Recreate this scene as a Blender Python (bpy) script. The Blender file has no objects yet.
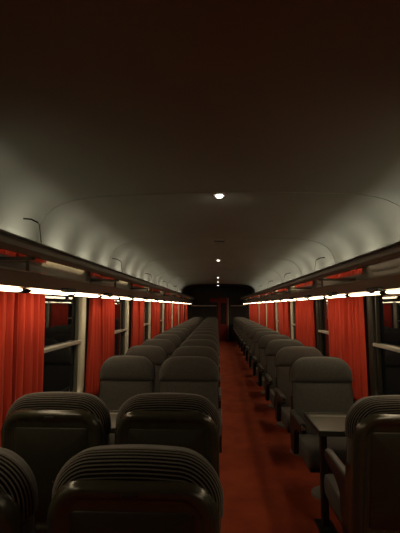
import bpy, bmesh, math, random
from mathutils import Vector
random.seed(7)
C = bpy.context.scene.collection
SC = bpy.context.scene
PI = math.pi

# ------------------------------------------------------------------ materials
def new_mat(name):
    m = bpy.data.materials.new(name); m.use_nodes = True
    nt = m.node_tree
    return m, nt, nt.nodes['Principled BSDF']

def mat(name, col, rough=.6, metal=0.0, spec=.5, noise=None, bump=None, sheen=0.0, coat=0.0, stretch=(1, 1, 1)):
    """noise = (scale, amount): value mottling; bump = (scale, strength)"""
    m, nt, b = new_mat(name)
    b.inputs['Base Color'].default_value = (*col, 1)
    b.inputs['Roughness'].default_value = rough
    b.inputs['Metallic'].default_value = metal
    b.inputs['Specular IOR Level'].default_value = spec
    if sheen: b.inputs['Sheen Weight'].default_value = sheen
    if coat: b.inputs['Coat Weight'].default_value = coat
    if noise or bump:
        tc = nt.nodes.new('ShaderNodeTexCoord'); mp = nt.nodes.new('ShaderNodeMapping')
        mp.inputs['Scale'].default_value = stretch
        nt.links.new(tc.outputs['Object'], mp.inputs['Vector'])
    if noise:
        n = nt.nodes.new('ShaderNodeTexNoise'); n.inputs['Scale'].default_value = noise[0]; n.inputs['Detail'].default_value = 5
        r = nt.nodes.new('ShaderNodeMapRange')
        r.inputs['From Min'].default_value = .3; r.inputs['From Max'].default_value = .7
        r.inputs['To Min'].default_value = 1 - noise[1]; r.inputs['To Max'].default_value = 1 + noise[1]
        mx = nt.nodes.new('ShaderNodeMix'); mx.data_type = 'RGBA'; mx.blend_type = 'MULTIPLY'
        mx.inputs['Factor'].default_value = 1
        mx.inputs[6].default_value = (*col, 1)
        nt.links.new(mp.outputs[0], n.inputs['Vector']); nt.links.new(n.outputs['Fac'], r.inputs['Value'])
        nt.links.new(r.outputs[0], mx.inputs[7]); nt.links.new(mx.outputs[2], b.inputs['Base Color'])
    if bump:
        n = nt.nodes.new('ShaderNodeTexNoise'); n.inputs['Scale'].default_value = bump[0]; n.inputs['Detail'].default_value = 3
        bp = nt.nodes.new('ShaderNodeBump'); bp.inputs['Strength'].default_value = bump[1]; bp.inputs['Distance'].default_value = .01
        nt.links.new(mp.outputs[0], n.inputs['Vector']); nt.links.new(n.outputs['Fac'], bp.inputs['Height'])
        nt.links.new(bp.outputs[0], b.inputs['Normal'])
    return m

def emit(name, col, strength):
    m, nt, b = new_mat(name)
    b.inputs['Base Color'].default_value = (*col, 1)
    b.inputs['Emission Color'].default_value = (*col, 1)
    b.inputs['Emission Strength'].default_value = strength
    return m

LAMP_E = 9.8
M = {}
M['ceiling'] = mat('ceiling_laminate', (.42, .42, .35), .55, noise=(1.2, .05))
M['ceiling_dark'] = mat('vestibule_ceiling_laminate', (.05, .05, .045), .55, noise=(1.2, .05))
M['wall'] = mat('wall_laminate', (.075, .068, .055), .5, noise=(6, .08))
M['endwall'] = mat('partition_laminate', (.035, .036, .032), .4, noise=(3, .1))
M['fabric'] = mat('grey_moquette', (.068, .064, .057), .85, noise=(60, .18), bump=(220, .25), sheen=.12)
M['vinyl'] = mat('grey_armrest_vinyl', (.045, .042, .038), .5, noise=(60, .1), bump=(200, .1))
M['rib_light'] = mat('rib_fabric', (.125, .108, .094), .8, noise=(80, .15), sheen=.2)
M['rib_dark'] = mat('rib_fabric_groove', (.006, .005, .005), .95, spec=.1, noise=(80, .15))
M['shell'] = mat('olive_black_plastic', (.040, .036, .022), .22, spec=.6, noise=(20, .1), bump=(300, .04))
M['panel'] = mat('seat_back_panel_vinyl', (.028, .026, .017), .45, noise=(30, .1), bump=(200, .1))
M['dark'] = mat('black_plastic', (.012, .012, .011), .45, noise=(20, .1))
M['darkmetal'] = mat('dark_grey_metal', (.05, .048, .042), .4, metal=.6, noise=(20, .1))
M['chrome'] = mat('bright_metal', (.7, .68, .62), .25, metal=1, noise=(20, .03))
M['frame'] = mat('pale_window_frame', (.74, .71, .58), .35, metal=.1, noise=(10, .04))
M['sash'] = mat('grey_green_sash', (.10, .10, .08), .4, noise=(10, .04))
M['frame_shade'] = mat('shaded_window_frame', (.026, .022, .016), .4, metal=.0, noise=(10, .04))  # window frame with the weaker light on the right put into its colour
M['bar'] = mat('window_bar_aluminium', (.62, .60, .54), .3, metal=.6, noise=(10, .03))
M['valance'] = mat('brown_rack_laminate', (.30, .175, .125), .35, noise=(5, .12), stretch=(1, .2, 1))
M['rail'] = mat('rack_rail_anodised', (.26, .21, .165), .35, metal=.2, noise=(10, .06))
M['mirror'] = mat('polished_rack_plate', (.82, .78, .72), .09, metal=1, noise=(4, .06))
M['red_door'] = mat('red_door_laminate', (.42, .025, .02), .4, noise=(5, .06))
M['table'] = mat('table_laminate', (.07, .064, .05), .35, noise=(15, .08))
M['ribfoot'] = mat('ribbed_grey_rubber', (.24, .23, .21), .5, noise=(15, .08))
M['strip'] = emit('fluorescent_diffuser', (1, .80, .50), LAMP_E)
M['spot'] = emit('downlight_lens', (1, .93, .78), 14)
M['spot_far'] = emit('small_downlight_lens', (1, .93, .78), 5)
M['read'] = emit('reading_lens', (1, .9, .75), 5)

# curtain: woven cloth with some translucency
def curtain_mat():
    m, nt, b = new_mat('red_curtain_cloth')
    b.inputs['Roughness'].default_value = .85
    b.inputs['Sheen Weight'].default_value = .1
    tc = nt.nodes.new('ShaderNodeTexCoord'); mp = nt.nodes.new('ShaderNodeMapping'); mp.inputs['Scale'].default_value = (1, 1, .05)
    n = nt.nodes.new('ShaderNodeTexNoise'); n.inputs['Scale'].default_value = 40
    cr = nt.nodes.new('ShaderNodeValToRGB')
    cr.color_ramp.elements[0].color = (.44, .026, .008, 1); cr.color_ramp.elements[0].position = .3
    cr.color_ramp.elements[1].color = (.60, .046, .013, 1); cr.color_ramp.elements[1].position = .7
    nt.links.new(tc.outputs['Object'], mp.inputs[0]); nt.links.new(mp.outputs[0], n.inputs['Vector'])
    nt.links.new(n.outputs['Fac'], cr.inputs[0]); nt.links.new(cr.outputs[0], b.inputs['Base Color'])
    return m
M['curtain'] = curtain_mat()

def carpet_mat():
    m, nt, b = new_mat('red_carpet')
    b.inputs['Roughness'].default_value = .9
    tc = nt.nodes.new('ShaderNodeTexCoord')
    n1 = nt.nodes.new('ShaderNodeTexNoise'); n1.inputs['Scale'].default_value = 3.5; n1.inputs['Detail'].default_value = 6
    n2 = nt.nodes.new('ShaderNodeTexNoise'); n2.inputs['Scale'].default_value = 180; n2.inputs['Detail'].default_value = 2
    cr = nt.nodes.new('ShaderNodeValToRGB')
    cr.color_ramp.elements[0].color = (.30, .033, .008, 1); cr.color_ramp.elements[0].position = .3
    cr.color_ramp.elements[1].color = (.46, .072, .016, 1); cr.color_ramp.elements[1].position = .7
    bp = nt.nodes.new('ShaderNodeBump'); bp.inputs['Strength'].default_value = .5; bp.inputs['Distance'].default_value = .006
    for n in (n1, n2): nt.links.new(tc.outputs['Object'], n.inputs['Vector'])
    nt.links.new(n1.outputs['Fac'], cr.inputs[0]); nt.links.new(cr.outputs[0], b.inputs['Base Color'])
    nt.links.new(n2.outputs['Fac'], bp.inputs['Height']); nt.links.new(bp.outputs[0], b.inputs['Normal'])
    return m
M['carpet'] = carpet_mat()

def glass_mat():
    m = bpy.data.materials.new('night_window_glass'); m.use_nodes = True
    nt = m.node_tree; nt.nodes.clear()
    o = nt.nodes.new('ShaderNodeOutputMaterial'); mx = nt.nodes.new('ShaderNodeMixShader')
    t = nt.nodes.new('ShaderNodeBsdfTransparent'); t.inputs[0].default_value = (.55, .58, .55, 1)
    g = nt.nodes.new('ShaderNodeBsdfGlossy'); g.inputs['Roughness'].default_value = .02
    f = nt.nodes.new('ShaderNodeFresnel'); f.inputs[0].default_value = 2.3
    nt.links.new(f.outputs[0], mx.inputs[0]); nt.links.new(t.outputs[0], mx.inputs[1]); nt.links.new(g.outputs[0], mx.inputs[2])
    nt.links.new(mx.outputs[0], o.inputs[0])
    return m
M['glass'] = glass_mat()

# ------------------------------------------------------------------ helpers
def obj(name, bm, m, parent=None, smooth=False, recalc=True):
    if recalc: bmesh.ops.recalc_face_normals(bm, faces=bm.faces)
    me = bpy.data.meshes.new(name); bm.to_mesh(me); bm.free()
    for x in (m if isinstance(m, (list, tuple)) else [m]): me.materials.append(x)
    if smooth:
        for p in me.polygons: p.use_smooth = True
    o = bpy.data.objects.new(name, me); C.objects.link(o)
    if parent: o.parent = parent
    return o

def tag(o, label, cat, group=None):
    o['label'] = label; o['category'] = cat
    if group: o['group'] = group
    return o

def thing(name, label, cat, loc=(0, 0, 0), rz=0, group=None):
    o = bpy.data.objects.new(name, None); C.objects.link(o)
    o.empty_display_size = .1
    o.location = loc; o.rotation_euler = (0, 0, rz)
    return tag(o, label, cat, group)

def struct(name, bm, m, parent=None, smooth=False):
    o = obj(name, bm, m, parent, smooth)
    if parent is None: o['kind'] = 'structure'
    return o

def dup(root, loc, rz, label):
    r = root.copy(); C.objects.link(r); r.location = loc; r.rotation_euler = (0, 0, rz); r['label'] = label
    for ch in list(root.children):
        c = ch.copy(); C.objects.link(c); c.parent = r
        for g in list(ch.children):
            d = g.copy(); C.objects.link(d); d.parent = c
    return r

def bx(bm, x0, x1, y0, y1, z0, z1, bev=0, seg=2):
    r = bmesh.ops.create_cube(bm, size=1)
    vs = r['verts']
    for v in vs:
        v.co = Vector(((x0 + x1) / 2 + v.co.x * (x1 - x0), (y0 + y1) / 2 + v.co.y * (y1 - y0), (z0 + z1) / 2 + v.co.z * (z1 - z0)))
    if bev:
        es = list({e for v in vs for e in v.link_edges})
        bmesh.ops.bevel(bm, geom=es, offset=bev, segments=seg, profile=.5, affect='EDGES')
    return bm

def box(*a, **k):
    return bx(bmesh.new(), *a, **k)

def extrude_y(bm, prof, y0, y1, closed=True, ny=1):
    """prof: list of (x,z)"""
    rows = []
    for j in range(ny + 1):
        y = y0 + (y1 - y0) * j / ny
        rows.append([bm.verts.new((p[0], y, p[1])) for p in prof])
    n = len(prof)
    for a, b in zip(rows[:-1], rows[1:]):
        for i in range(n if closed else n - 1):
            k = (i + 1) % n
            bm.faces.new((a[i], a[k], b[k], b[i]))
    if closed:
        bm.faces.new(rows[0]); bm.faces.new(rows[-1][::-1])
    return bm

def tube(bm, pts, r, n=8):
    pts = [Vector(p) for p in pts]; rings = []
    for i, p in enumerate(pts):
        d = (pts[min(i + 1, len(pts) - 1)] - pts[max(i - 1, 0)]).normalized()
        up = Vector((0, 0, 1)) if abs(d.z) < .9 else Vector((1, 0, 0))
        a = d.cross(up).normalized(); b = d.cross(a)
        rings.append([bm.verts.new(p + r * (math.cos(2 * PI * k / n) * a + math.sin(2 * PI * k / n) * b)) for k in range(n)])
    for a, b in zip(rings[:-1], rings[1:]):
        for k in range(n): bm.faces.new((a[k], a[(k + 1) % n], b[(k + 1) % n], b[k]))
    bm.faces.new(rings[0]); bm.faces.new(rings[-1][::-1])
    return bm

def lathe(bm, prof, n=24, sx=1.0, sy=1.0, c=(0, 0, 0)):
    rings = [[bm.verts.new((c[0] + r * sx * math.cos(2 * PI * k / n), c[1] + r * sy * math.sin(2 * PI * k / n), c[2] + z)) for k in range(n)] for r, z in prof]
    for a, b in zip(rings[:-1], rings[1:]):
        for k in range(n): bm.faces.new((a[k], a[(k + 1) % n], b[(k + 1) % n], b[k]))
    bm.faces.new(rings[0]); bm.faces.new(rings[-1][::-1])
    return bm

def rrect(w, zb, zt, rt, rb, t, n=8, arch=0.0):
    """rounded rectangle outline in x/z, half width w, inset by t"""
    W, B, T = w - t, zb + t, zt - t
    rt, rb = max(rt - t, .004), max(rb - t, .004)
    rt = min(rt, W, (T - B) * .8); rb = min(rb, W, (T - B) - rt - .001)
    out = []
    for cx, cz, r, a0 in ((W - rt, T - rt, rt, 0), (-W + rt, T - rt, rt, 90), (-W + rb, B + rb, rb, 180), (W - rb, B + rb, rb, 270)):
        for i in range(n + 1):
            a = math.radians(a0 + 90 * i / n)
            x, z = cx + r * math.cos(a), cz + r * math.sin(a)
            if arch and z > (zb + zt) / 2: z += arch * (1 - (x / w) ** 2)
            out.append((x, z))
        if a0 == 0:   # points along the top so that it can arch
            for i in range(1, 6):
                x = (W - rt) * (1 - 2 * i / 6); z = T
                if arch: z += arch * (1 - (x / w) ** 2)
                out.append((x, z))
    return out

def slab(rings, w, zb, zt, rt, rb, warp, arch=0.0, n=8):
    """rings: (y, inset, material index) from front to back"""
    bm = bmesh.new(); rows = []
    for y, t, mi in rings:
        rows.append([bm.verts.new(warp(x, y, z)) for x, z in rrect(w, zb, zt, rt, rb, t, n, arch)])
    k = len(rows[0])
    for j, (a, b) in enumerate(zip(rows[:-1], rows[1:])):
        for i in range(k):
            f = bm.faces.new((a[i], a[(i + 1) % k], b[(i + 1) % k], b[i])); f.material_index = rings[j][2]; f.smooth = True
    for r, mi in ((rows[0], rings[0][2]), (rows[-1], rings[-1][2])):
        f = bm.faces.new(r); f.material_index = mi; f.smooth = True
    return bm

ORD = ['first', 'second', 'third', 'fourth', 'fifth', 'sixth', 'seventh', 'eighth', 'ninth', 'tenth', 'eleventh', 'twelfth',
       'thirteenth', 'fourteenth', 'fifteenth', 'sixteenth', 'seventeenth', 'eighteenth', 'nineteenth', 'twentieth',
       'twenty-first', 'twenty-second', 'twenty-third', 'twenty-fourth']

# ------------------------------------------------------------------ dimensions
WL, WR = -1.42, 1.50            # side walls
Y0, Y1 = -1.2, 19.0             # rear partition, far partition
ZC = 2.485
PER = 2.07
S_L = [4.17 + PER * k for k in range(-1, 7)]
S_R = [4.00 + 2.085 * k for k in range(-1, 7)]
CW_L, CW_R = .80, 1.06
WIN_W = 1.42
ZS, ZT = .665, 1.80              # window opening

# ------------------------------------------------------------------ setting
bm = bmesh.new(); bx(bm, WL - .05, WR + .05, Y0 - .05, Y1 + .05, -.06, 0); struct('floor', bm, M['carpet'])

def ceil_profile():
    right = [(WR, 1.90), (WR, 2.10), (WR - .008, 2.18), (WR - .03, 2.25), (WR - .07, 2.315), (WR - .125, 2.365), (WR - .20, 2.405),
             (WR - .29, 2.432), (WR - .38, 2.448), (WR - .45, 2.456), (WR - .50, 2.460), (WR - .75, 2.470), (WR - 1.1, 2.480), (.04, ZC)]
    left = [(WL + (WR - x), z) for x, z in right[:-1]][::-1]
    return right + left
def ceiling(name, y0, y1, m):
    inner = ceil_profile()
    cx = .04
    outer = [(cx + (x - cx) * 1.03, z + .04) for x, z in inner][::-1]
    bm = bmesh.new(); extrude_y(bm, inner + outer, y0, y1)
    for f in bm.faces:
        if len(f.verts) == 4: f.smooth = True
    o = struct(name, bm, m)
    for p in o.data.polygons: p.use_smooth = abs(p.normal.y) < .5
    return o
YD = 16.1
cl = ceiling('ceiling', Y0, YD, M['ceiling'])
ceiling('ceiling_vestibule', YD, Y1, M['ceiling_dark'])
# thin joint mouldings between ceiling panels
ti = 0
for y in (3.05, 5.12, 7.19, 9.26, 11.33, 13.4, 15.47):
    bm = bmesh.new(); inner = ceil_profile()
    cx = .04
    sub = [(cx + (x - cx) * .997, z - .003) for x, z in inner]
    extrude_y(bm, sub + [(cx + (x - cx) * 1.01, z + .01) for x, z in inner][::-1], y - .005, y + .005)
    ti += 1
    struct('trim_%d' % ti, bm, M['ceiling'])

def side_wall(name, x, sgn, starts):
    """wall with openings; sgn -1 left, +1 right; built from blocks around the openings, joined in one mesh"""
    bm = bmesh.new(); xo = x + sgn * .06
    a, b = min(x, xo), max(x, xo)
    bx(bm, a, b, Y0, Y1, 0, ZS); bx(bm, a, b, Y0, Y1, ZT, 1.95)
    y = Y0
    for s in starts:
        if s - WIN_W > y: bx(bm, a, b, y, s - WIN_W, ZS, ZT)
        y = s
    bx(bm, a, b, y, Y1, ZS, ZT)
    return struct(name, bm, M['wall'])
side_wall('wall_left', WL, -1, S_L); side_wall('wall_right', WR, 1, S_R)

wn = 0
def window(x, sgn, s, dark):
    """rounded frame + transom + two panes; its own opening from s-WIN_W to s"""
    global wn; wn += 1
    y0, y1 = s - WIN_W, s
    yc, hw = (y0 + y1) / 2, WIN_W / 2
    prof = [(-.045, -.03), (-.045, .022), (-.03, .03), (.055, .026), (.062, .012), (.062, -.05)]   # (inset, towards cabin)
    rows = []
    bm = bmesh.new()
    for t, d in prof:
        ring = rrect(hw, ZS, ZT, .15, .15, t, 8)
        rows.append([bm.verts.new((x - sgn * d, yc + u, z)) for u, z in ring])
    k = len(rows[0])
    for a, b in zip(rows, rows[1:] + rows[:1]):
        for i in range(k): bm.faces.new((a[i], a[(i + 1) % k], b[(i + 1) % k], b[i]))
    fr = struct('window_%d' % wn, bm, M['frame_shade'] if dark else M['frame'])
    for p in fr.data.polygons: p.use_smooth = True
    zb = 1.235
    bm = bmesh.new()
    xa, xb = sorted((x - sgn * .022, x + sgn * .035))
    bx(bm, xa, xb, y0 + .05, y1 - .05, zb - .016, zb + .016, .006)
    obj('transom_bar', bm, M['bar'], fr)
    xa, xb = sorted((x + sgn * .030, x + sgn * .036))
    for nm, za, zz in (('upper_pane', zb, ZT - .04), ('lower_pane', ZS + .04, zb)):
        bm = bmesh.new()
        vs = [bm.verts.new((x + sgn * .03, yy, z)) for yy, z in ((y0 + .04, za), (y1 - .04, za), (y1 - .04, zz), (y0 + .04, zz))]
        bm.faces.new(vs if sgn < 0 else vs[::-1])
        obj(nm, bm, M['glass'], fr, recalc=False)
    # inner sliding-sash upright beside the far edge
    xa, xb = sorted((x - sgn * .004, x + sgn * .028))
    bm = box(xa, xb, y1 - .128, y1 - .10, ZS + .05, ZT - .05, bev=.005)
    obj('sash_upright', bm, M['frame_shade'] if dark else M['sash'], fr)
for i, s in enumerate(S_L): window(WL, -1, s, False)
for i, s in enumerate(S_R): window(WR, 1, s, i < 3)  # nearest right frames take the colour with painted shade

# sill ledge and heater casing along each wall
for name, x, sg in (('trim_sill_left', WL, 1), ('trim_sill_right', WR, -1)):
    bm = bmesh.new()
    prof = [(x, .62), (x + sg * .045, .61), (x + sg * .05, .585), (x + sg * .03, .56), (x, .56)]
    extrude_y(bm, prof, Y0 + .01, Y1 - .01); struct(name, bm, M['darkmetal'])
for name, x, sg in (('baseboard_left', WL, 1), ('baseboard_right', WR, -1)):
    bm = bmesh.new()
    extrude_y(bm, [(x, 0), (x + sg * .07, 0), (x + sg * .07, .14), (x + sg * .05, .17), (x, .17)], Y0 + .01, Y1 - .01); struct(name, bm, M['darkmetal'])

# rear partition (behind the camera) and far partition
struct('wall_rear', box(WL - .05, WR + .05, Y0 - .06, Y0, 0, ZC + .03), M['endwall'])
DX0, DX1, DZ = .03, .52, 1.99
bm = bmesh.new()
bx(bm, WL - .05, DX0, Y1, Y1 + .06, 0, ZC + .03); bx(bm, DX1, WR + .05, Y1, Y1 + .06, 0, ZC + .03); bx(bm, DX0, DX1, Y1, Y1 + .06, DZ, ZC + .03)
struct('wall_far', bm, M['endwall'])
dr = struct('door_1', (lambda b: (bx(b, DX0, DX0 + .11, Y1 + .005, Y1 + .045, 0, DZ), bx(b, DX1 - .11, DX1, Y1 + .005, Y1 + .045, 0, DZ),
        bx(b, DX0 + .11, DX1 - .11, Y1 + .005, Y1 + .045, 0, .75), bx(b, DX0 + .11, DX1 - .11, Y1 + .005, Y1 + .045, 1.75, DZ), b)[-1])(bmesh.new()), M['red_door'])
obj('door_pane', box(DX0 + .11, DX1 - .11, Y1 + .018, Y1 + .03, .75, 1.75), M['dark'], dr)
obj('door_edge', box(DX1 - .045, DX1 - .005, Y1 - .02, Y1 + .005, .02, DZ - .02, bev=.004), M['bar'], dr)
obj('door_handle', tube(bmesh.new(), [(DX0 + .05, Y1 + .003, .98), (DX0 + .05, Y1 - .03, 1.0), (DX0 + .05, Y1 - .03, 1.16), (DX0 + .05, Y1 + .003, 1.18)], .01), M['chrome'], dr)
# red lintel panel beside the door, rails and glazed screens on the far partition
struct('trim_lintel', box(-.36, DX0 - .02, Y1 - .02, Y1, 1.78, 1.97, bev=.004), M['red_door'])
for i, (a, b) in enumerate(((-1.25, -.05), (.62, 1.32))):
    f = bmesh.new()
    bx(f, a, b, Y1 - .03, Y1, 1.08, 1.11, .005); bx(f, a, b, Y1 - .03, Y1, 1.66, 1.70, .005)
    for xx in (a, (a + b) / 2 - .015, b - .03): bx(f, xx, xx + .03, Y1 - .03, Y1, 1.11, 1.66)
    fr = struct('window_%d' % (wn + 1 + i), f, M['darkmetal'])
    obj('rail', box(a, b, Y1 - .06, Y1 - .035, 1.59, 1.63, bev=.006), M['bar'], fr)
    obj('dark_pane', box(a + .02, b - .02, Y1 - .015, Y1 - .006, 1.10, 1.61), M['dark'], fr)

# ------------------------------------------------------------------ luggage racks
RY0, RY1 = Y0 + .02, 17.8
ZM = 1.885
def rack(sgn, W, name_label, starts):
    t = thing('luggage_rack', name_label, 'luggage rack', (sgn * 1.1, 0, 0), 0, 'luggage racks')
    def P(l): return [(sgn * u - sgn * 1.1, z) for u, z in l]
    # lamp housing
    bm = extrude_y(bmesh.new(), P([(1.08, 1.705), (1.085, 1.72), (1.115, 1.792), (1.125, 1.80), (1.155, 1.80), (1.148, 1.705)]), RY0, RY1)
    obj('lamp_housing', bm, M['valance'], t)
    # thin bead along the top edge of housing
    bm = tube(bmesh.new(), [(sgn * (1.118 - 1.1), RY0, 1.80), (sgn * (1.118 - 1.1), RY1, 1.80)], .006, 8)
    obj('housing_bead', bm, M['rail'], t, True)
    # shelf: front rail + polished plate
    bm = extrude_y(bmesh.new(), P([(1.02, 1.905), (1.02, 1.93), (1.03, 1.945), (1.05, 1.95), (1.075, 1.945), (1.085, 1.93), (1.085, 1.89), (1.05, 1.885)]), RY0, RY1)
    obj('front_rail', bm, M['rail'], t)
    bm = extrude_y(bmesh.new(), P([(1.018, 1.952), (1.022, 1.962), (1.035, 1.966), (1.05, 1.962), (1.053, 1.952)]), RY0, RY1)
    obj('rail_cap', bm, M['rail'], t)
    bm = extrude_y(bmesh.new(), P([(1.08, ZM), (abs(W) - .02, ZM), (abs(W) - .02, ZM + .012), (1.08, ZM + .012)]), RY0, RY1)
    obj('shelf_plate', bm, M['mirror'], t)
    # brackets
    y = 2.35 - PER
    while y < RY1 - .2:
        b = bmesh.new()
        bx(b, *sorted((sgn * (1.10 - 1.1), sgn * (W * sgn - 1.1))), y - .008, y + .008, ZM - .012, ZM)
        bx(b, *sorted((sgn * (1.13 - 1.1), sgn * (1.15 - 1.1))), y - .006, y + .006, 1.79, ZM)
        obj('bracket', b, M['darkmetal'], t)
        # little upright on the shelf with a cross piece under the cove
        h = bmesh.new()
        x0 = sgn * (1.06 - 1.1); x1 = sgn * (1.10 - 1.1)
        tube(h, [(x0, y, 1.955), (x0 + sgn * .02, y, 2.09), (x0 + sgn * .03, y, 2.105)], .0025, 6)
        tube(h, [(x0 + sgn * .03, y, 2.105), (x0 + sgn * .07, y, 2.125), (x0 + sgn * .12, y, 2.13)], .0055, 6)
        obj('divider_hoop', h, M['darkmetal'], t, True)
        y += PER
    return t
rackL = rack(-1, WL, 'long brown luggage rack with polished shelf above the left windows', S_L)
rackR = rack(1, WR, 'long brown luggage rack with polished shelf above the right windows', S_R)

# strip lamps under the racks
def strip_lamp_proto():
    t = thing('strip_lamp', '', 'lamp', (0, 0, 0), 0, 'strip lamps under the luggage racks')
    L = .63
    bm = bmesh.new(); n = 10
    prof = [(.044 * math.cos(2 * PI * i / 20), .0105 * math.sin(2 * PI * i / 20) - .0125) for i in range(20)]
    extrude_y(bm, prof, 0, L)
    obj('diffuser', bm, M['strip'], t, True)
    for p in t.children[0].data.polygons: p.use_smooth = abs(p.normal.y) < .5
    bm = bmesh.new()
    bx(bm, -.030, .006, -.012, L + .012, -.003, .0005)
    obj('mounting_plate', bm, M['dark'], t)
    for y in (-.016, L):
        bm = bmesh.new()
        prof = [(.046 * math.cos(2 * PI * i / 20), .0140 * math.sin(2 * PI * i / 20) - .0150) for i in range(20)]
        extrude_y(bm, prof, y, y + .016)
        obj('end_cap', bm, M['dark'], t)
    return t
lp = strip_lamp_proto(); first = True
LPITCH = .74
for side, sx, st in (('left', -1.148, 2.335 - 3 * LPITCH), ('right', 1.148, 2.80 - 4 * LPITCH)):
    k = 0; n = 0
    while st + k * LPITCH + .63 < 17.7:
        y = st + k * LPITCH; k += 1
        n0 = 'glowing strip lamp under the %s luggage rack, level with the nearest seats' % side
        lab = n0 if y + .63 < 2.1 else 'glowing strip lamp under the %s luggage rack, %s from the near end' % (side, ORD[n])
        if y + .63 >= 2.1: n += 1
        if first: lp.location = (sx, y, 1.704); lp['label'] = lab; first = False
        else: dup(lp, (sx, y, 1.704), 0, lab)

# reading lights beneath the racks (one beside every row)
def reading(t, sgn, y, lit):
    b = bmesh.new()
    x = sgn * (1.052 - 1.1)
    bx(b, *sorted((sgn * (1.03 - 1.1), sgn * (1.078 - 1.1))), y - .09, y + .09, 1.695, 1.725, .008)
    o = obj('reading_light', b, M['dark'], t)
    l = bmesh.new(); lathe(l, [(.004, -.012), (.016, -.010), (.02, 0)], 12, c=(x, y + .045, 1.695))
    obj('lens', l, M['read'] if lit else M['chrome'], o, True)
for k in range(15):
    reading(rackL, -1, 2.80 + 1.03 * k, k == 0)
    reading(rackR, 1, 2.74 + 1.0 * k, False)

# ------------------------------------------------------------------ curtains
def curtain_panel(parent, x, sgn, ya, yb, seed, z0, z1, gather=0.0):
    rnd = random.Random(seed)
    nu, nv = 140, 18
    ph = [rnd.uniform(0, 6.28) for _ in range(4)]
    w = yb - ya
    k1 = round(w / .058)
    bm = bmesh.new(); g = []
    for j in range(nv + 1):
        v = j / nv; z = z1 + (z0 - z1) * v
        row = []
        for i in range(nu + 1):
            u = i / nu
            amp = .019 + .010 * v
            uu = u + .035 * math.sin(2 * PI * u * 1.5 + ph[0]) * (.4 + v)
            d = amp * math.sin(2 * PI * k1 * uu + ph[1] + .5 * v * math.sin(ph[3])) + .010 * math.sin(2 * PI * (k1 * .5) * uu + ph[2])
            y = ya + w * u
            if gather:
                s = gather * math.sin(PI * min(1, v * 1.15)) ** 2
                y = y + (ya + w * .25 - y) * s
            y += .012 * math.sin(3 * v + ph[3])
            row.append(bm.verts.new((x - sgn * d - .0, y, z)))
        g.append(row)
    for j in range(nv):
        for i in range(nu): bm.faces.new((g[j][i], g[j][i + 1], g[j + 1][i + 1], g[j + 1][i]))
    o = obj('curtain_panel', bm, M['curtain'], parent, True)
    s = o.modifiers.new('thickness', 'SOLIDIFY'); s.thickness = .004; s.offset = 0
    return o
def curtain(side, sgn, W, s, cw, idx, n, label):
    t = thing('curtain', label, 'curtain', (0, 0, 0), 0, 'red curtains along the windows')
    x = W - sgn * .062
    t.location = (x, s + cw / 2, .62)
    def panel(a, b, sd, ga=0, dx=0):
        o = curtain_panel(t, dx * -sgn, sgn, a - (s + cw / 2), b - (s + cw / 2), sd, 0.0, 1.225, ga)
        return o
    mid = s + cw * (.42 if idx % 2 else .55)
    panel(s, mid + .03, idx * 17 + n, .35 if (side == 'left' and idx == 3) else 0)
    panel(mid - .02, s + cw, idx * 31 + 5 + n, 0, .028)
    # rail with end stop, fixed behind the rack
    bm = box(-.012, .012, -cw / 2 - .02, cw / 2 + .02, 1.226, 1.236); obj('curtain_rail', bm, M['darkmetal'], t)
for i, s in enumerate(S_L):
    if i == 7: cw = .8
    else: cw = CW_L
    curtain('left', -1, WL, s + .08, cw, i, 100, 'pleated red curtain on the left windows, %s from the near end' % ORD[i])
for i, s in enumerate(S_R):
    if i == 0: continue
    curtain('right', 1, WR, s + .06, CW_R, i, 300, 'pleated red curtain on the right windows, %s from the near end' % ORD[i - 1])

# ------------------------------------------------------------------ seats
REC = .165
def warp(x, y, z):
    yy = y + REC * (z - .42)
    return (x, yy, z)
def warp_head(x, y, z):
    # front of pillow bulges a little towards the sitter
    if y < .02: y -= .016 * max(0, 1 - (x / .29) ** 2)
    return warp(x, y, z)
def warp_shell(x, y, z):
    s = min(1, max(0, (z - .78) / .24)); s = s * s * (3 - 2 * s)
    return warp(x * (1 - .055 * s), y, z)

def head_mesh():
    r = [(-.045, .10, 0), (-.043, .07, 0), (-.037, .04, 0), (-.026, .018, 0), (-.012, .006, 0), (.008, 0, 0), (.03, 0, 0)]
    nr, st = 11, 6
    for i in range(1, nr * st + 1):
        s = i / (nr * st); a = s * PI / 2
        f = (s * nr) % 1.0
        bump = .005 * abs(math.sin(PI * f))
        y = .03 + .105 * math.sin(a) + bump * math.sin(a)
        t = .088 * (1 - math.cos(a)) - bump * math.cos(a)
        mi = 2 if (f < .36 or f > .78) else 1
        r.append((y, t, mi))
    return slab(r, .2885, .885, 1.092, .14, .02, warp_head, arch=.024, n=9)
def back_mesh():
    r = [(-.026, .20, 0), (-.028, .12, 0), (-.024, .07, 0), (-.018, .035, 0), (-.006, .012, 0), (.012, .002, 0), (.03, 0, 0), (.09, 0, 0), (.11, .02, 0)]
    return slab(r, .281, .40, .90, .03, .05, warp, n=6)
SH = (.288, .36, 1.052, .125, .05, warp_shell)
def shell_mesh():
    r = [(.005, .012, 0), (.006, 0, 0), (.12, 0, 0), (.140, .003, 0), (.155, .010, 0), (.164, .020, 0), (.167, .030, 0), (.165, .042, 0), (.157, .053, 0),
         (.149, .062, 0), (.147, .075, 0), (.147, .2, 0)]
    return slab(r, *SH, n=9)

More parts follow.
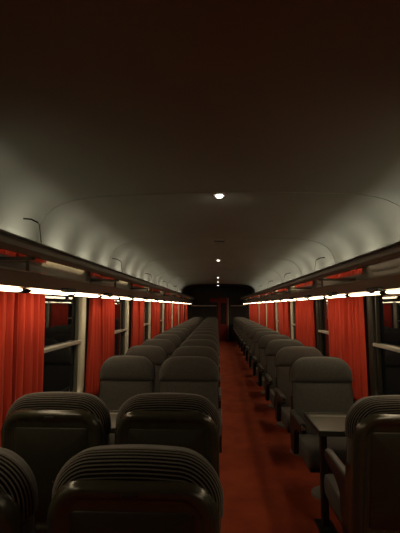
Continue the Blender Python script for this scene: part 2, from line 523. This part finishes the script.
head_me = shell_me = None
def make_seat(label, arms, ao=.286):
    t = thing('coach_seat', label, 'seat', (0, 0, 0), 0, 'coach seats')
    obj('headrest', head_mesh(), [M['fabric'], M['rib_light'], M['rib_dark']], t)
    obj('backrest', back_mesh(), M['fabric'], t)
    sh = obj('seat_shell', shell_mesh(), M['shell'], t)
    # recessed panel, latch tab and two screws on the rear of shell
    r = [(.135, 0, 0), (.148, .001, 0), (.151, .006, 0), (.151, .15, 0)]
    obj('back_panel', slab(r, .200, .44, .955, .02, .02, warp, n=4), M['panel'], sh)
    b = bmesh.new()
    bx(b, -.026, .026, .160, .172, 1.002, 1.020, .003)
    for v in b.verts: v.co = Vector(warp(*v.co))
    obj('latch', b, M['dark'], sh)
    for sx in (-.014, .014):
        b = bmesh.new(); lathe(b, [(.0045, .0), (.004, .002)], 8)
        for v in b.verts: v.co = Vector(warp(v.co.x + sx - .02, .151 + v.co.z, .66 + v.co.y))
        obj('screw', b, M['chrome'], sh)
    # seat cushion with rolled front
    b = bmesh.new()
    prof = []
    for y, z in ((.03, .33), (.03, .44), (-.05, .445), (-.2, .452), (-.36, .466), (-.45, .468), (-.50, .455), (-.525, .42), (-.525, .37), (-.505, .335), (-.46, .325)):
        prof.append((y, z))
    xs = [(-.262, .93), (-.255, .98), (-.235, 1), (0, 1.012), (.235, 1), (.255, .98), (.262, .93)]
    rows = []
    for x, s in xs:
        rows.append([b.verts.new((x, -.25 + (y + .25) * s, .40 + (z - .40) * s)) for y, z in prof])
    n = len(prof)
    for a, c in zip(rows[:-1], rows[1:]):
        for i in range(n): b.faces.new((a[i], a[(i + 1) % n], c[(i + 1) % n], c[i]))
    b.faces.new(rows[0]); b.faces.new(rows[-1])
    obj('seat_cushion', b, M['fabric'], t, True)
    obj('seat_pan', box(-.25, .25, -.47, .03, .285, .335, bev=.012), M['dark'], t)
    # ribbed pedestal
    prof = [(.15, 0), (.15, .02), (.085, .035)]
    for i in range(8):
        z = .045 + i * .027
        prof += [(.088, z), (.088, z + .012), (.074, z + .016), (.074, z + .024)]
    prof += [(.09, .265), (.09, .287)]
    obj('pedestal', lathe(bmesh.new(), prof, 24, 1.2, 1.0, (0, -.19, 0)), M['ribfoot'], t)
    for sx in arms:
        a = obj('armrest', arm_mesh(sx, ao), M['dark'], t)
        b = bmesh.new(); bx(b, sx * ao - .024, sx * ao + .024, -.43, .05, .612, .65, .014, 3)
        obj('armrest_pad', b, M['vinyl'], a)
        b = bmesh.new(); bx(b, sx * ao - .02, sx * ao + .02, -.452, -.43, .60, .64, .006)
        obj('ashtray', b, M['chrome'], a)
    return t
def arm_mesh(sx, ao):
    """armrest carcass: side plate hanging from the pad down to the seat pan"""
    b = bmesh.new()
    prof = [(.06, .62), (-.44, .62), (-.455, .60), (-.44, .575), (-.24, .555), (-.13, .50), (-.10, .30), (.03, .29), (.06, .40)]
    x0, x1 = sx * ao - .021, sx * ao + .021
    A = [b.verts.new((x0, y, z)) for y, z in prof]; B = [b.verts.new((x1, y, z)) for y, z in prof]
    n = len(prof)
    for i in range(n): b.faces.new((A[i], A[(i + 1) % n], B[(i + 1) % n], B[i]))
    b.faces.new(A); b.faces.new(B[::-1])
    return b

XA, XW, XR = -.275, -.892, .975
protoA = make_seat('', (-1, 1))      # both armrests
protoW = make_seat('', (-1,))        # armrest on the wall side only, facing the viewer (-x is the wall)
protoB = make_seat('', (-1, 1), .245)
protoV = make_seat('', (1,), .245)         # the same turned round
used = set()
def put(proto, loc, rz, label):
    if proto.name not in used:
        used.add(proto.name); proto.location = loc; proto.rotation_euler = (0, 0, rz); proto['label'] = label
        return proto
    return dup(proto, loc, rz, label)
for d, which in ((1.42, 'nearest'), (2.27, 'second')):
    y = d + .135
    adj = 'nearest row on the left' if which == 'nearest' else 'second row on the left'
    put(protoB, (XA, y, 0), PI, 'dark shell back of the aisle-side seat with ribbed top, %s' % adj)
    put(protoV, (XW - (.025 if which == 'nearest' else 0), y - (.03 if which == 'nearest' else 0), 0), PI, 'dark shell back of the window-side seat with ribbed top, %s' % adj)
put(protoB, (XR + .01, 2.40, 0), PI, 'dark shell back of the single seat in front of the right table')
NR = 15
for k in range(NR):
    y = 3.95 + 1.0 * k - .135
    where = 'right behind the table' if k == 0 else ('%s row beyond the table' % ORD[k] if k < NR - 1 else 'last row before the far partition')
    j = random.uniform(-.012, .012)
    put(protoA, (XA, y + j, 0), 0, 'grey aisle-side seat of the left pairs facing the viewer, %s' % where)
    w_ = put(protoW, (XW + .015, y - j, 0), 0, 'grey window-side seat of the left pairs facing the viewer, %s' % where); w_.scale = (.92, 1, 1)
    put(protoA, (XR, y + j, 0), 0, 'grey single seat on the right facing the viewer, %s' % where)

# ------------------------------------------------------------------ tables
def table(label, x0, x1, xp, wall):
    t = thing('table', label, 'table', ((x0 + x1) / 2, 3.19, 0), 0, 'tables between facing seats')
    cx, cy = (x0 + x1) / 2, 3.08
    b = bmesh.new(); bx(b, x0 - cx, x1 - cx, -.235, .235, .695, .72, .008)
    obj('table_top', b, M['table'], t)
    b = bmesh.new()
    e0, e1 = x0 - cx - .008, x1 - cx + .008
    bx(b, e0, e1, -.246, -.234, .688, .727, .004); bx(b, e0, e1, .234, .246, .688, .727, .004)
    s0 = (e0, e0 + .012) if xp < cx else (e1 - .012, e1)
    bx(b, s0[0], s0[1], -.234, .234, .688, .727, .004)
    obj('table_rim', b, M['darkmetal'], t)
    b = bmesh.new(); bx(b, e0 + .03, e1 - .03, .155, .17, .720, .7225)
    obj('inlay_strip', b, M['bar'], t)
    b = bmesh.new(); bx(b, xp - cx - .024, xp - cx + .024, -.11, -.05, .018, .70, .008); obj('table_leg', b, M['dark'], t)
    b = bmesh.new(); bx(b, xp - cx - .06, xp - cx + .06, -.17, .01, 0, .02, .006)
    for yy in (-.065, .065): lathe(b, [(.012, .0), (.012, .006), (.008, .009)], 10, c=(xp - cx, yy - .08, .018))
    obj('foot_plate', b, M['darkmetal'], t)
table('narrow table on a single post between the right facing seats', .715, WR - .12, .775, 1)
table('table between the left facing seat pairs, mostly behind the dark seat backs', WL + .14, -.26, -.34, -1)

# ------------------------------------------------------------------ ceiling downlights
def downlight(d, r, label, m, x=.018):
    t = thing('ceiling_light', label, 'ceiling light', (x, d, ZC), 0, 'downlights along the ceiling')
    # square-ish lens in a round dished bezel
    prof = [(r * 2.0, .0), (r * 2.0, -.004), (r * 1.8, -.010), (r * 1.25, -.012), (r * 1.1, -.006), (r * .9, -.006), (r * .85, 0)]
    obj('bezel', lathe(bmesh.new(), prof, 32), M['bar'], t, True)
    b = bmesh.new(); bx(b, -r * .8, r * .8, -r * .8, r * .8, -.024, -.004, .008)
    obj('lens', b, m, t)
downlight(3.12, .030, 'nearest bright downlight on the dark ceiling', M['spot'])
downlight(7.65, .032, 'second downlight along the ceiling', M['spot_far'])
downlight(12.3, .030, 'third downlight along the ceiling', M['spot_far'])
downlight(14.6, .028, 'fourth downlight along the ceiling', M['spot_far'])
downlight(17.1, .028, 'farthest downlight, above the vestibule end', M['spot_far'])
# slim air vent slot behind the first downlight
v = obj('ceiling_vent', box(-.07, .07, -.012, .012, -.012, .006, bev=.003), M['darkmetal'])
v.location = (.03, 5.4, ZC - .004); tag(v, 'thin dark vent slot on the ceiling between first and second downlight', 'vent')

# ------------------------------------------------------------------ area lights added above the racks to brighten the coves, no lamp bodies
def cove_lights(sgn, st, e):
    k = 0
    while st + k * LPITCH < 15.5:
        y = st + k * LPITCH + .31; k += 1
        l = bpy.data.lights.new('added_cove_light', 'AREA'); l.shape = 'RECTANGLE'; l.size = .05; l.size_y = .30
        l.energy = e; l.color = (1, .95, .80); l.spread = math.radians(160)
        o = bpy.data.objects.new('added_cove_light', l); C.objects.link(o)
        o.location = (sgn * 1.28, y, 1.925); o.rotation_euler = (PI, sgn * math.radians(56), 0)
cove_lights(-1, 2.335 - LPITCH, .85); cove_lights(1, 2.80 - 2 * LPITCH, .85)

# ------------------------------------------------------------------ camera, world, view
w = bpy.data.worlds.new('night'); SC.world = w; w.use_nodes = True
w.node_tree.nodes['Background'].inputs[0].default_value = (.004, .005, .006, 1)
w.node_tree.nodes['Background'].inputs[1].default_value = .3
cam = bpy.data.cameras.new('camera'); co = bpy.data.objects.new('camera', cam); C.objects.link(co); SC.camera = co
cam.sensor_width = 36; cam.lens = 400 * 36 / 533; cam.clip_start = .05
co.location = (0, 0, 1.6)
co.rotation_euler = (PI / 2 + math.atan(39.5 / 400), 0, math.atan(17.5 / 400))
SC.view_settings.view_transform = 'Standard'; SC.view_settings.look = 'None'
SC.view_settings.gamma = 1; SC.view_settings.use_curve_mapping = False
SC.view_settings.exposure = 0
SC.cycles.use_denoising = True
